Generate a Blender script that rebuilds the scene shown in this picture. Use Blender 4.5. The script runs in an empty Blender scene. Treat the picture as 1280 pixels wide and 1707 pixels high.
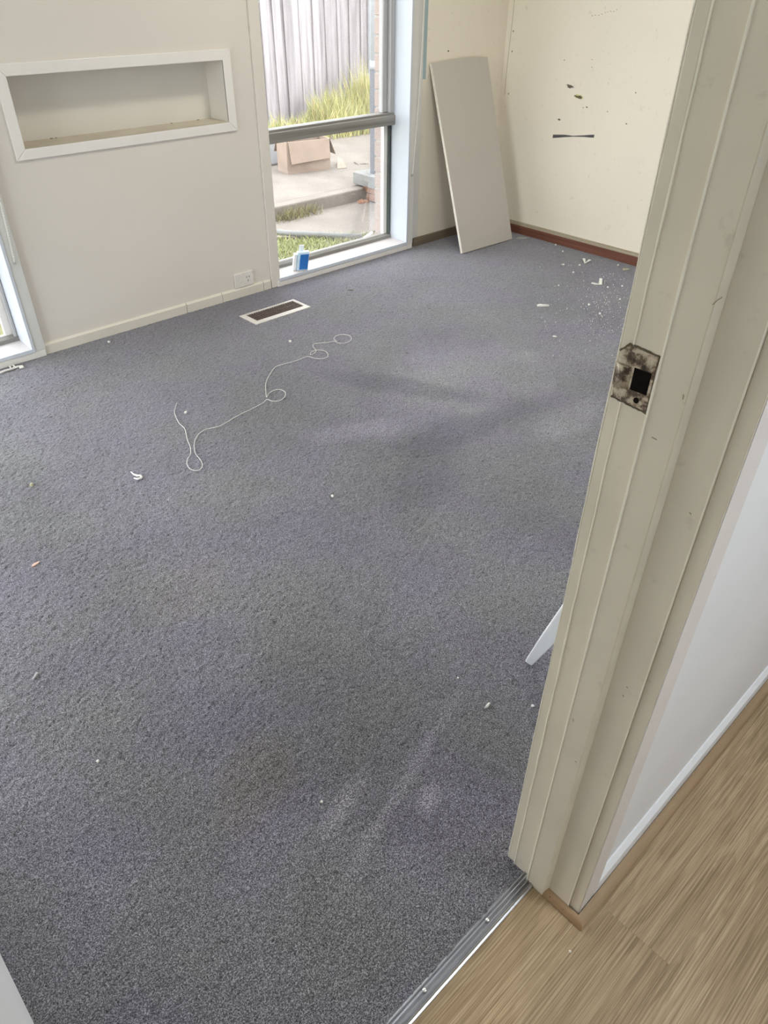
import bpy, bmesh, math, random
import numpy as np
from mathutils import Matrix, Vector

random.seed(7)
rng = np.random.default_rng(7)
S = bpy.context.scene
COL = S.collection

# ------------------------------------------------------------------ camera
CAM_H = 1.40
cam_d = bpy.data.cameras.new('camera')
cam = bpy.data.objects.new('camera', cam_d)
COL.objects.link(cam)
cam_d.sensor_fit = 'HORIZONTAL'
cam_d.sensor_width = 36.0
cam_d.lens = 36.0 * 1206.0 / 1280.0
cam_d.clip_start = 0.02
cam_d.clip_end = 200
# columns: right, up, back (measured from the vanishing points of the room)
cam.matrix_world = Matrix(((0.72566877, 0.40962141, -0.55282469, 0.0),
                           (-0.6879918, 0.44190561, -0.57566198, 0.0),
                           (0.00849286, 0.79807877, 0.60249327, CAM_H),
                           (0, 0, 0, 1)))
S.camera = cam

# ------------------------------------------------------------------ world, exposure
W = bpy.data.worlds.new('overcast_sky')
S.world = W
W.use_nodes = True
bg = W.node_tree.nodes['Background']
bg.inputs['Color'].default_value = (0.93, 0.97, 1.0, 1)
bg.inputs['Strength'].default_value = 6.6
S.view_settings.view_transform = 'Standard'
S.view_settings.look = 'None'
S.view_settings.gamma = 1.0
S.view_settings.use_curve_mapping = False
S.view_settings.exposure = 0.12
S.cycles.use_denoising = True
S.cycles.denoising_prefilter = 'NONE'
S.cycles.max_bounces = 14
S.cycles.diffuse_bounces = 6
S.cycles.transparent_max_bounces = 16
S.cycles.sample_clamp_indirect = 6.0


def area(name, loc, rot, sx, sy, power=0.0, col=(1, 1, 1), portal=False, shape='RECTANGLE'):
    l = bpy.data.lights.new(name, 'AREA')
    l.shape = shape
    l.size = sx
    if shape in ('RECTANGLE', 'ELLIPSE'):
        l.size_y = sy
    l.energy = power
    l.color = col
    if portal:
        l.cycles.is_portal = True
    o = bpy.data.objects.new(name, l)
    COL.objects.link(o)
    o.location = loc
    o.rotation_euler = rot
    return o


HP = math.pi / 2
area('sky_portal_a', (2.76, 3.42, 1.06), (-HP, 0, 0), 0.98, 2.04, portal=True)
area('sky_portal_b', (-0.13, 3.42, 1.06), (-HP, 0, 0), 2.16, 2.04, portal=True)
area('sky_portal_c', (-1.56, 2.05, 1.08), (0, -HP, 0), 2.1, 1.7, portal=True)
area('room_fill_light', (2.3, 1.9, 2.33), (0, 0, 0), 0.34, 0.34, 19.0, (1.0, 0.94, 0.85), shape='DISK')  # added fill for the room, no lamp is seen there
area('hall_fill_light', (1.1, -0.70, 2.33), (0, 0, 0), 0.3, 0.3, 16.0, (0.96, 0.98, 1.0), shape='DISK')  # added fill for the hall from an assumed, unseen lamp

# ------------------------------------------------------------------ material helpers


def new_mat(name):
    m = bpy.data.materials.new(name)
    m.use_nodes = True
    nt = m.node_tree
    for n in list(nt.nodes):
        nt.nodes.remove(n)
    out = nt.nodes.new('ShaderNodeOutputMaterial')
    b = nt.nodes.new('ShaderNodeBsdfPrincipled')
    nt.links.new(b.outputs[0], out.inputs[0])
    return m, nt, b, out


def coords(nt, scale=(1, 1, 1), kind='Object', rot=(0, 0, 0)):
    tc = nt.nodes.new('ShaderNodeTexCoord')
    mp = nt.nodes.new('ShaderNodeMapping')
    mp.inputs['Scale'].default_value = scale
    mp.inputs['Rotation'].default_value = rot
    nt.links.new(tc.outputs[kind], mp.inputs[0])
    return mp.outputs[0]


def noise(nt, vec, scale, detail=2.0, rough=0.5):
    n = nt.nodes.new('ShaderNodeTexNoise')
    n.inputs['Scale'].default_value = scale
    n.inputs['Detail'].default_value = detail
    n.inputs['Roughness'].default_value = rough
    nt.links.new(vec, n.inputs['Vector'])
    return n.outputs['Fac']


def ramp(nt, fac, stops):
    r = nt.nodes.new('ShaderNodeValToRGB')
    el = r.color_ramp.elements
    while len(el) < len(stops):
        el.new(0.5)
    for e, (p, c) in zip(el, stops):
        e.position = p
        e.color = (c[0], c[1], c[2], 1) if not isinstance(c, (int, float)) else (c, c, c, 1)
    nt.links.new(fac, r.inputs[0])
    return r.outputs[0]


def mix(nt, fac, a, b, mode='MIX'):
    m = nt.nodes.new('ShaderNodeMix')
    m.data_type = 'RGBA'
    m.blend_type = mode
    for i, v in ((0, fac), (6, a), (7, b)):
        if isinstance(v, (int, float)):
            m.inputs[i].default_value = v
        elif isinstance(v, tuple):
            m.inputs[i].default_value = (v[0], v[1], v[2], 1)
        else:
            nt.links.new(v, m.inputs[i])
    return m.outputs[2]


def math_n(nt, op, a, b=0.0, clamp=False):
    m = nt.nodes.new('ShaderNodeMath')
    m.operation = op
    m.use_clamp = clamp
    for i, v in ((0, a), (1, b)):
        if isinstance(v, (int, float)):
            m.inputs[i].default_value = v
        else:
            nt.links.new(v, m.inputs[i])
    return m.outputs[0]


def bump(nt, bsdf, height, strength=0.2, dist=0.002):
    b = nt.nodes.new('ShaderNodeBump')
    b.inputs['Strength'].default_value = strength
    b.inputs['Distance'].default_value = dist
    nt.links.new(height, b.inputs['Height'])
    nt.links.new(b.outputs[0], bsdf.inputs['Normal'])


def paint(name, c, var=0.06, scale=3.0, rough=0.6, grain=0.05, dirt=None, dirt_amt=0.0, dirt_scale=40, kind='Object'):
    """painted surface: slow tone drift, fine roller relief, optional specks of dirt"""
    m, nt, b, out = new_mat(name)
    v = coords(nt, kind=kind)
    n1 = noise(nt, v, scale, 3)
    lo = tuple(x * (1 - var) for x in c)
    hi = tuple(min(1, x * (1 + var)) for x in c)
    col = ramp(nt, n1, [(0.3, lo), (0.7, hi)])
    if dirt:
        n2 = noise(nt, v, dirt_scale, 4, 0.65)
        msk = ramp(nt, n2, [(0.62, 0.0), (0.74, 1.0)])
        col = mix(nt, math_n(nt, 'MULTIPLY', msk, dirt_amt), col, dirt)
    nt.links.new(col, b.inputs['Base Color'])
    b.inputs['Roughness'].default_value = rough
    bump(nt, b, noise(nt, v, 220, 3), grain, 0.002)
    return m


def timber(name, c1, c2, axis='x', freq=60, rough=0.6, var_obj=0.0, grain=0.2):
    m, nt, b, out = new_mat(name)
    sc = {'x': (1.2, freq, freq), 'y': (freq, 1.2, freq), 'z': (freq, freq, 1.2)}[axis]
    v = coords(nt, sc)
    n1 = noise(nt, v, 1.0, 5, 0.6)
    col = ramp(nt, n1, [(0.3, c1), (0.7, c2)])
    if var_obj:
        oi = nt.nodes.new('ShaderNodeObjectInfo')
        g = ramp(nt, oi.outputs['Random'], [(0, 1 - var_obj), (1, 1 + var_obj * 0.4)])
        col = mix(nt, 1.0, col, g, 'MULTIPLY')
    nt.links.new(col, b.inputs['Base Color'])
    b.inputs['Roughness'].default_value = rough
    bump(nt, b, n1, grain, 0.002)
    return m


def plain(name, c, rough=0.5, metal=0.0):
    m, nt, b, out = new_mat(name)
    v = coords(nt)
    n1 = noise(nt, v, 25, 3)
    col = ramp(nt, n1, [(0.25, tuple(x * 0.92 for x in c)), (0.75, tuple(min(1, x * 1.06) for x in c))])
    nt.links.new(col, b.inputs['Base Color'])
    b.inputs['Roughness'].default_value = rough
    b.inputs['Metallic'].default_value = metal
    return m


M = {}
M['wall_white'] = paint('wall_white', (0.725, 0.683, 0.625), 0.03, 1.6, 0.55)
M['wall_cream'] = paint('wall_cream', (0.835, 0.775, 0.655), 0.035, 1.4, 0.5, dirt=(0.45, 0.4, 0.3), dirt_amt=0.25, dirt_scale=30)
M['hall_white'] = paint('hall_white', (0.84, 0.86, 0.88), 0.02, 3, 0.5)
M['ceiling'] = paint('ceiling_paint', (0.80, 0.79, 0.76), 0.02, 2, 0.8)
M['trim_white'] = paint('trim_white', (0.81, 0.785, 0.745), 0.03, 4, 0.4, 0.04)
M['trim_bright'] = paint('trim_bright', (0.60, 0.64, 0.70), 0.02, 4, 0.35, 0.03)
M['trim_grey'] = paint('trim_grey', (0.66, 0.66, 0.63), 0.04, 4, 0.5, 0.05)
M['sill'] = paint('sill_paint', (0.62, 0.585, 0.575), 0.04, 8, 0.5, 0.1, dirt=(0.4, 0.36, 0.3), dirt_amt=0.5, dirt_scale=60)
M['base_cream'] = paint('baseboard_paint', (0.72, 0.685, 0.60), 0.04, 5, 0.5, 0.08, dirt=(0.4, 0.36, 0.28), dirt_amt=0.3, dirt_scale=60)
M['jamb'] = paint('aged_jamb_paint', (0.73, 0.67, 0.545), 0.06, 6, 0.36, 0.12, dirt=(0.30, 0.26, 0.18), dirt_amt=0.22, dirt_scale=30)
M['jamb_edge'] = paint('chip_highlight_edge', (0.88, 0.84, 0.71), 0.05, 20, 0.4, 0.2)  # pale for chipped arrises; also paints the highlights along the stop edges
M['jamb_hall'] = paint('hall_architrave_paint', (0.70, 0.665, 0.60), 0.05, 7, 0.4, 0.1, dirt=(0.3, 0.26, 0.2), dirt_amt=0.4, dirt_scale=55)
M['blue_paint'] = paint('old_blue_paint', (0.36, 0.47, 0.50), 0.05, 8, 0.6)
M['niche'] = paint('niche_paint', (0.71, 0.68, 0.62), 0.03, 3, 0.55)
M['niche_shelf'] = paint('niche_shelf_paint', (0.62, 0.56, 0.45), 0.08, 9, 0.6, 0.1, dirt=(0.3, 0.25, 0.17), dirt_amt=0.5, dirt_scale=25)
M['brown_skirt'] = timber('stained_brown_timber', (0.115, 0.042, 0.026), (0.21, 0.085, 0.052), 'y', 60, 0.35)
M['skirt_cap'] = timber('old_grey_cap', (0.26, 0.22, 0.15), (0.38, 0.33, 0.235), 'y', 60, 0.6)
M['old_brown'] = timber('old_brown_skirting', (0.15, 0.115, 0.08), (0.235, 0.185, 0.13), 'x', 60, 0.6)
M['quad_wood'] = timber('quad_moulding_oak', (0.30, 0.205, 0.115), (0.42, 0.30, 0.18), 'x', 50, 0.4)
M['quad_wood_y'] = timber('quad_moulding_oak_return', (0.32, 0.205, 0.11), (0.44, 0.295, 0.17), 'y', 50, 0.4)
M['grey_frame'] = timber('weathered_grey_sash', (0.17, 0.16, 0.145), (0.34, 0.33, 0.305), 'x', 45, 0.7, grain=0.5)
M['grey_frame_z'] = timber('weathered_grey_stile', (0.36, 0.36, 0.36), (0.56, 0.56, 0.56), 'z', 45, 0.7, grain=0.4)
M['putty'] = timber('dark_mossy_putty', (0.03, 0.035, 0.035), (0.16, 0.2, 0.18), 'z', 60, 0.9, grain=0.5)
M['board'] = paint('grey_melamine', (0.53, 0.495, 0.45), 0.02, 3, 0.45, 0.02)
M['board_edge'] = plain('board_edge_cream', (0.82, 0.78, 0.68), 0.5)
M['alu'] = plain('brushed_aluminium', (0.47, 0.48, 0.50), 0.3, 1.0)
M['screw'] = plain('bright_screw_head', (0.85, 0.85, 0.84), 0.3, 1.0)
M['white_plastic'] = plain('white_plastic', (0.77, 0.74, 0.69), 0.35)
M['dark_hole'] = plain('dark_hole', (0.012, 0.010, 0.009), 0.9)
M['dark_hole'].node_tree.nodes['Principled BSDF'].inputs['Specular IOR Level'].default_value = 0.0
M['arch_face'] = paint('hall_architrave_face', (0.77, 0.74, 0.715), 0.04, 7, 0.4, 0.1, dirt=(0.4, 0.36, 0.3), dirt_amt=0.3, dirt_scale=55)
M['vent_metal'] = paint('vent_cream_metal', (0.72, 0.69, 0.65), 0.05, 20, 0.4, 0.05, dirt=(0.35, 0.25, 0.2), dirt_amt=0.4, dirt_scale=90)
M['vent_dark'] = plain('vent_slat_brown', (0.12, 0.085, 0.075), 0.6)
M['cord'] = plain('white_cord', (0.86, 0.85, 0.80), 0.6)
M['chip'] = plain('plaster_chip', (0.82, 0.81, 0.76), 0.7)
M['chip_olive'] = plain('olive_chip', (0.50, 0.48, 0.33), 0.7)
M['chip_grey'] = plain('grey_lint', (0.42, 0.42, 0.42), 0.8)
M['chip_pink'] = plain('pink_scrap', (0.75, 0.52, 0.42), 0.8)
M['tape_dark'] = plain('dark_grey_tape', (0.085, 0.078, 0.082), 0.6)
M['gouge'] = plain('gouge_cavity', (0.13, 0.105, 0.07), 0.9)
M['gouge_paper'] = plain('torn_plaster_paper', (0.62, 0.60, 0.27), 0.8)
M['blue_card'] = plain('blue_printed_card', (0.02, 0.16, 0.50), 0.35)
M['blue_pale'] = plain('pale_blue_card', (0.62, 0.80, 0.92), 0.35)
M['white_card'] = plain('white_card', (0.86, 0.88, 0.90), 0.4)
M['cardboard'] = paint('cardboard', (0.235, 0.175, 0.135), 0.1, 6, 0.85, 0.05)
M['cardboard_dark'] = paint('cardboard_inner', (0.17, 0.125, 0.095), 0.1, 6, 0.85, 0.05)
M['pvc_white'] = plain('white_pvc', (0.36, 0.37, 0.39), 0.4)
M['post_grey'] = plain('dark_grey_pipe', (0.10, 0.10, 0.115), 0.5)
M['fence'] = timber('weathered_paling', (0.175, 0.157, 0.16), (0.33, 0.303, 0.308), 'z', 22, 0.9, var_obj=0.25, grain=0.3)
M['brick'] = paint('brick_face', (0.31, 0.235, 0.20), 0.14, 9, 0.9, 0.5)
M['brick_orange'] = paint('brick_orange', (0.27, 0.13, 0.08), 0.2, 14, 0.9, 0.5)
M['mortar'] = plain('mortar', (0.40, 0.35, 0.31), 0.95)
M['conc'] = paint('patio_concrete', (0.158, 0.135, 0.115), 0.14, 3, 0.95, 0.4, dirt=(0.075, 0.06, 0.045), dirt_amt=0.7, dirt_scale=26)
M['conc_edge'] = paint('pale_concrete_edge', (0.165, 0.142, 0.12), 0.12, 5, 0.95, 0.4, dirt=(0.11, 0.09, 0.06), dirt_amt=0.6, dirt_scale=18)
M['conc_block'] = paint('landing_concrete', (0.17, 0.17, 0.165), 0.12, 7, 0.95, 0.4, dirt=(0.09, 0.09, 0.08), dirt_amt=0.5, dirt_scale=25)
M['soil'] = paint('soil', (0.17, 0.17, 0.085), 0.2, 5, 1.0, 0.5)


def grass_mat(name, stops):
    m, nt, b, out = new_mat(name)
    g = nt.nodes.new('ShaderNodeNewGeometry')
    col = ramp(nt, g.outputs['Random Per Island'], stops)
    nt.links.new(col, b.inputs['Base Color'])
    b.inputs['Roughness'].default_value = 0.8
    return m


M['weed'] = grass_mat('dry_weed', [(0.0, (0.36, 0.29, 0.13)), (0.3, (0.42, 0.38, 0.15)), (0.55, (0.34, 0.35, 0.11)), (0.75, (0.27, 0.31, 0.11)), (1.0, (0.50, 0.43, 0.28))])
M['lawn'] = grass_mat('lawn_blade', [(0.0, (0.20, 0.24, 0.07)), (0.5, (0.27, 0.29, 0.10)), (1.0, (0.33, 0.31, 0.16))])
M['straw'] = grass_mat('straw', [(0.0, (0.16, 0.13, 0.06)), (0.6, (0.24, 0.2, 0.09)), (1.0, (0.14, 0.16, 0.05))])

# window glass: thin, a little dusty, with a pale veil mixed in as haze
m, nt, b, out = new_mat('dusty_hazed_glass')
nt.nodes.remove(b)
tr = nt.nodes.new('ShaderNodeBsdfTransparent')
tr.inputs[0].default_value = (0.965, 0.965, 0.965, 1)
gl = nt.nodes.new('ShaderNodeBsdfGlossy')
gl.inputs['Roughness'].default_value = 0.03
df = nt.nodes.new('ShaderNodeBsdfTranslucent')
df.inputs[0].default_value = (0.85, 0.84, 0.8, 1)
fr = nt.nodes.new('ShaderNodeFresnel')
fr.inputs[0].default_value = 1.45
mx = nt.nodes.new('ShaderNodeMixShader')
nt.links.new(math_n(nt, 'MULTIPLY', fr.outputs[0], 0.4), mx.inputs[0])
nt.links.new(tr.outputs[0], mx.inputs[1])
nt.links.new(gl.outputs[0], mx.inputs[2])
v = coords(nt, (1, 1, 0.8))
dust = ramp(nt, noise(nt, v, 45, 6, 0.75), [(0.50, 0.004), (0.78, 0.035)])  # dust specks over a faint veil that hazes the view outside
mx2 = nt.nodes.new('ShaderNodeMixShader')
nt.links.new(dust, mx2.inputs[0])
nt.links.new(mx.outputs[0], mx2.inputs[1])
nt.links.new(df.outputs[0], mx2.inputs[2])
nt.links.new(mx2.outputs[0], out.inputs[0])
M['glass'] = m

# carpet: charcoal cut pile, worn patches, traffic marks
m, nt, b, out = new_mat('charcoal_carpet')
v = coords(nt)
tuft = noise(nt, v, 460, 2, 0.6)
spk = noise(nt, v, 250, 3, 0.7)
col = ramp(nt, math_n(nt, 'ADD', math_n(nt, 'MULTIPLY', tuft, 0.6), math_n(nt, 'MULTIPLY', spk, 0.4)),
           [(0.38, (0.026, 0.025, 0.029)), (0.5, (0.128, 0.123, 0.139)), (0.61, (0.39, 0.38, 0.415))])
big = noise(nt, v, 1.7, 4, 0.55)
col = mix(nt, 1.0, col, ramp(nt, big, [(0.3, (0.76, 0.76, 0.75)), (0.7, (1.14, 1.14, 1.17))]), 'MULTIPLY')
tint = noise(nt, v, 3.1, 3)
col = mix(nt, 1.0, col, ramp(nt, tint, [(0.35, (0.98, 1.01, 0.91)), (0.65, (1.0, 0.975, 1.07))]), 'MULTIPLY')


def patch(cx, cy, rx, ry, rot, gain, edge=0.5):
    """a worn or soiled patch with a soft rim, in floor metres"""
    global col
    tc = nt.nodes.new('ShaderNodeTexCoord')
    mp = nt.nodes.new('ShaderNodeMapping')
    mp.vector_type = 'TEXTURE'
    mp.inputs['Location'].default_value = (cx, cy, 0)
    mp.inputs['Rotation'].default_value = (0, 0, math.radians(rot))
    mp.inputs['Scale'].default_value = (rx, ry, 1)
    wob = nt.nodes.new('ShaderNodeVectorMath')
    wob.operation = 'ADD'
    nz = nt.nodes.new('ShaderNodeTexNoise')
    nz.inputs['Scale'].default_value = 7
    nt.links.new(tc.outputs['Object'], nz.inputs['Vector'])
    sc_ = nt.nodes.new('ShaderNodeVectorMath')
    sc_.operation = 'SCALE'
    sc_.inputs['Scale'].default_value = min(rx, ry) * 0.9
    sb = nt.nodes.new('ShaderNodeVectorMath')
    sb.operation = 'SUBTRACT'
    sb.inputs[1].default_value = (0.5, 0.5, 0.5)
    nt.links.new(nz.outputs['Color'], sb.inputs[0])
    nt.links.new(sb.outputs[0], sc_.inputs[0])
    nt.links.new(tc.outputs['Object'], wob.inputs[0])
    nt.links.new(sc_.outputs[0], wob.inputs[1])
    nt.links.new(wob.outputs[0], mp.inputs[0])
    gr = nt.nodes.new('ShaderNodeTexGradient')
    gr.gradient_type = 'SPHERICAL'
    sepz = nt.nodes.new('ShaderNodeVectorMath')
    sepz.operation = 'MULTIPLY'
    sepz.inputs[1].default_value = (1, 1, 0)
    nt.links.new(mp.outputs[0], sepz.inputs[0])
    nt.links.new(sepz.outputs[0], gr.inputs[0])
    msk = ramp(nt, gr.outputs['Fac'], [(0.0, 0.0), (edge, 1.0)])
    col = mix(nt, msk, col, mix(nt, 1.0, col, gain, 'MULTIPLY'))


nt_carpet = nt
M['carpet'] = m
CARPET_NT, CARPET_B = nt, b
patch(1.95, 1.90, 0.42, 0.10, 118, (0.66, 0.66, 0.69))
patch(1.88, 1.52, 0.50, 0.12, -12, (0.64, 0.64, 0.67))
patch(1.55, 1.42, 0.35, 0.14, 30, (0.74, 0.74, 0.77))
patch(2.2, 1.75, 0.55, 0.42, 10, (1.34, 1.34, 1.37))
patch(1.55, 1.78, 0.22, 0.08, -25, (1.45, 1.45, 1.45))
patch(2.25, 1.28, 0.25, 0.10, 5, (1.4, 1.4, 1.4))
patch(0.66, 0.61, 0.38, 0.022, 17, (1.35, 1.35, 1.35), 0.7)
patch(0.53, 0.66, 0.10, 0.03, 17, (1.6, 1.6, 1.57), 0.7)
patch(0.665, 0.545, 0.05, 0.03, 20, (1.65, 1.65, 1.62), 0.7)
patch(2.55, 1.75, 0.10, 0.07, 0, (1.12, 1.14, 1.05))
patch(0.62, 1.45, 0.20, 0.14, 20, (1.08, 1.06, 0.95))
patch(0.42, 0.83, 0.14, 0.10, 20, (1.0, 0.97, 0.84))
nt.links.new(col, b.inputs['Base Color'])
b.inputs['Roughness'].default_value = 1.0
b.inputs['Specular IOR Level'].default_value = 0.1
b.inputs['Sheen Weight'].default_value = 0.7
b.inputs['Sheen Tint'].default_value = (0.75, 0.75, 0.82, 1)
b.inputs['Sheen Roughness'].default_value = 0.5
bump(nt, b, tuft, 0.7, 0.003)

# laminate: oak look, grain along x, different on every plank
m, nt, b, out = new_mat('oak_laminate')
oi = nt.nodes.new('ShaderNodeObjectInfo')
tc = nt.nodes.new('ShaderNodeTexCoord')
off = nt.nodes.new('ShaderNodeVectorMath')
off.operation = 'ADD'
cmb = nt.nodes.new('ShaderNodeCombineXYZ')
nt.links.new(math_n(nt, 'MULTIPLY', oi.outputs['Random'], 37.0), cmb.inputs[0])
nt.links.new(math_n(nt, 'MULTIPLY', oi.outputs['Random'], 91.0), cmb.inputs[1])
nt.links.new(tc.outputs['Object'], off.inputs[0])
nt.links.new(cmb.outputs[0], off.inputs[1])
mp = nt.nodes.new('ShaderNodeMapping')
mp.inputs['Scale'].default_value = (2.0, 26.0, 1)
nt.links.new(off.outputs[0], mp.inputs[0])
mp.inputs['Scale'].default_value = (2.2, 17.0, 1)
bn = nt.nodes.new('ShaderNodeTexNoise')
bn.inputs['Scale'].default_value = 1.0
bn.inputs['Detail'].default_value = 3
bn.inputs['Distortion'].default_value = 1.6
nt.links.new(mp.outputs[0], bn.inputs['Vector'])
rings_ = math_n(nt, 'SINE', math_n(nt, 'MULTIPLY', bn.outputs['Fac'], 42.0))
mp2 = nt.nodes.new('ShaderNodeMapping')
mp2.inputs['Scale'].default_value = (5.0, 380.0, 1)
nt.links.new(off.outputs[0], mp2.inputs[0])
fine = noise(nt, mp2.outputs[0], 1.0, 3, 0.6)
f = math_n(nt, 'ADD', math_n(nt, 'MULTIPLY', bn.outputs['Fac'], 0.28), math_n(nt, 'MULTIPLY', fine, 0.72))
f = math_n(nt, 'ADD', f, math_n(nt, 'MULTIPLY', rings_, 0.022))
col = ramp(nt, f, [(0.38, (0.25, 0.172, 0.095)), (0.5, (0.385, 0.28, 0.162)), (0.61, (0.51, 0.39, 0.245))])
g = ramp(nt, oi.outputs['Random'], [(0, (0.90, 0.88, 0.86)), (1, (1.04, 1.04, 1.04))])
col = mix(nt, 1.0, col, g, 'MULTIPLY')
nt.links.new(col, b.inputs['Base Color'])
b.inputs['Roughness'].default_value = 0.42
bump(nt, b, fine, 0.12, 0.001)
M['laminate'] = m

# strike plate: mangled steel with old paint and rust
m, nt, b, out = new_mat('stained_steel_plate')
v = coords(nt)
n1 = noise(nt, v, 55, 5, 0.7)
col = ramp(nt, n1, [(0.36, (0.03, 0.02, 0.015)), (0.47, (0.14, 0.095, 0.06)), (0.55, (0.50, 0.41, 0.31)), (0.68, (0.66, 0.60, 0.46))])
nt.links.new(col, b.inputs['Base Color'])
b.inputs['Roughness'].default_value = 0.45
b.inputs['Metallic'].default_value = 0.25
bump(nt, b, n1, 0.4, 0.003)
M['plate'] = m

# ------------------------------------------------------------------ mesh helpers


class MB:
    def __init__(self):
        self.v, self.f = [], []

    def poly(self, pts):
        n = len(self.v)
        self.v += [tuple(p) for p in pts]
        self.f.append(tuple(range(n, n + len(pts))))
        return self

    def box(self, x0, x1, y0, y1, z0, z1):
        n = len(self.v)
        self.v += [(x0, y0, z0), (x1, y0, z0), (x1, y1, z0), (x0, y1, z0), (x0, y0, z1), (x1, y0, z1), (x1, y1, z1), (x0, y1, z1)]
        for q in ((0, 3, 2, 1), (4, 5, 6, 7), (0, 1, 5, 4), (1, 2, 6, 5), (2, 3, 7, 6), (3, 0, 4, 7)):
            self.f.append(tuple(n + i for i in q))
        return self

    def loft(self, rings, cap=True):
        n = len(self.v)
        k = len(rings[0])
        for r in rings:
            self.v += [tuple(p) for p in r]
        for i in range(len(rings) - 1):
            for j in range(k):
                a, b2 = n + i * k + j, n + i * k + (j + 1) % k
                self.f.append((a, b2, b2 + k, a + k))
        if cap:
            self.f.append(tuple(n + j for j in reversed(range(k))))
            self.f.append(tuple(n + (len(rings) - 1) * k + j for j in range(k)))
        return self

    def prism(self, poly, axis, a, b2):
        """poly in the two other axes (order x,y / x,z / y,z), extruded along axis"""
        def pt(p, t):
            if axis == 'z':
                return (p[0], p[1], t)
            if axis == 'y':
                return (p[0], t, p[1])
            return (t, p[0], p[1])
        return self.loft([[pt(p, a) for p in poly], [pt(p, b2) for p in poly]])

    def tube(self, pts, r, n=6, closed=False):
        pts = [Vector(p) for p in pts]
        rings = []
        for i, p in enumerate(pts):
            d = (pts[min(i + 1, len(pts) - 1)] - pts[max(i - 1, 0)])
            if d.length < 1e-9:
                d = Vector((1, 0, 0))
            d.normalize()
            up = Vector((0, 0, 1)) if abs(d.z) < 0.9 else Vector((1, 0, 0))
            s = d.cross(up).normalized()
            u = s.cross(d)
            rr = r[i] if isinstance(r, (list, tuple)) else r
            rings.append([p + (s * math.cos(2 * math.pi * j / n) + u * math.sin(2 * math.pi * j / n)) * rr for j in range(n)])
        return self.loft(rings)


def link(name, mb, mat, parent=None, bevel=0.0, smooth=False, seg=2):
    me = bpy.data.meshes.new(name)
    off = Vector((0, 0, 0))
    p = parent
    while p is not None:
        off += p.location
        p = p.parent
    me.from_pydata([(x - off.x, y - off.y, z - off.z) for x, y, z in mb.v], [], mb.f)
    bm = bmesh.new()
    bm.from_mesh(me)
    bmesh.ops.recalc_face_normals(bm, faces=bm.faces)
    if bevel > 0:
        eds = [e for e in bm.edges if len(e.link_faces) == 2 and e.calc_face_angle(0) > 0.5]
        bmesh.ops.bevel(bm, geom=eds, offset=bevel, segments=seg, affect='EDGES', profile=0.5, clamp_overlap=True)
    bm.to_mesh(me)
    bm.free()
    if smooth:
        for pl in me.polygons:
            pl.use_smooth = True
    me.materials.append(M[mat] if isinstance(mat, str) else mat)
    o = bpy.data.objects.new(name, me)
    COL.objects.link(o)
    o.parent = parent
    return o


def empty(name, loc):
    o = bpy.data.objects.new(name, None)
    COL.objects.link(o)
    o.location = loc
    o.empty_display_size = 0.05
    return o


def tag(o, label, cat=None, group=None, kind=None):
    o['label'] = label
    if cat:
        o['category'] = cat
    if group:
        o['group'] = group
    if kind:
        o['kind'] = kind
    return o


def struct(o, label, cat):
    return tag(o, label, cat, kind='structure')


# ------------------------------------------------------------------ room shell
YW = 3.222        # window wall, room face
XF = 4.055        # far wall, room face
YR, YH = 0.342, 0.203   # doorway wall: room face, hall face
XL = -1.40        # left wall
ZC = 2.45

# carpet as a real pile surface: a fine grid of unequal tufts
st = 0.0046
nx, ny = int((XF - XL) / st), int((YW - 0.312) / st)
gx, gy = np.meshgrid(np.linspace(XL, XF, nx), np.linspace(0.312, YW, ny), indexing='ij')
jx = (rng.random(gx.shape) - 0.5) * st * 0.8
jy = (rng.random(gx.shape) - 0.5) * st * 0.8
jx[0] = jx[-1] = 0
jy[:, 0] = jy[:, -1] = 0
gz = rng.normal(0, 0.0010, gx.shape)
gz = np.clip(gz, -0.0035, 0.0035)
co = np.stack([gx + jx, gy + jy, gz], -1).reshape(-1, 3)
idx = np.arange(nx * ny).reshape(nx, ny)
quads = np.stack([idx[:-1, :-1], idx[1:, :-1], idx[1:, 1:], idx[:-1, 1:]], -1).reshape(-1, 4)
me = bpy.data.meshes.new('floor')
me.vertices.add(len(co))
me.vertices.foreach_set('co', co.astype(np.float32).ravel())
me.loops.add(quads.size)
me.loops.foreach_set('vertex_index', quads.astype(np.int32).ravel())
me.polygons.add(len(quads))
me.polygons.foreach_set('loop_start', np.arange(0, quads.size, 4, dtype=np.int32))
me.polygons.foreach_set('use_smooth', np.ones(len(quads), dtype=bool))
me.update(calc_edges=True)
me.materials.append(M['carpet'])
fl = bpy.data.objects.new('floor', me)
COL.objects.link(fl)
struct(fl, 'worn charcoal grey cut pile carpet covering the whole room', 'carpet')

# hall laminate, plank by plank
hall = link('floor', MB().box(-1.6, 3.2, -1.0, 0.345, -0.06, -0.0095), 'mortar')
struct(hall, 'light oak laminate hallway floor beyond the metal threshold', 'floor')
pw = 0.125
for r in range(11):
    y1 = 0.2855 - r * pw
    y0 = max(y1 - pw, -1.0)
    if y1 <= -0.99:
        break
    jo = {0: [-0.55, 2.1], 1: [-0.5, 0.743, 2.0], 2: [0.05, 1.9], 3: [-0.7, 1.35]}.get(r, [-0.3 + 0.37 * ((r * 5) % 7), ])
    xs = [-1.6] + [x for x in jo if -1.5 < x < 3.1] + [3.2]
    for a, c in zip(xs[:-1], xs[1:]):
        link('plank', MB().box(a + 0.0001, c - 0.0001, y0 + 0.0001, y1 - 0.0001, -0.0095, -0.0015), 'laminate', hall)

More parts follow.
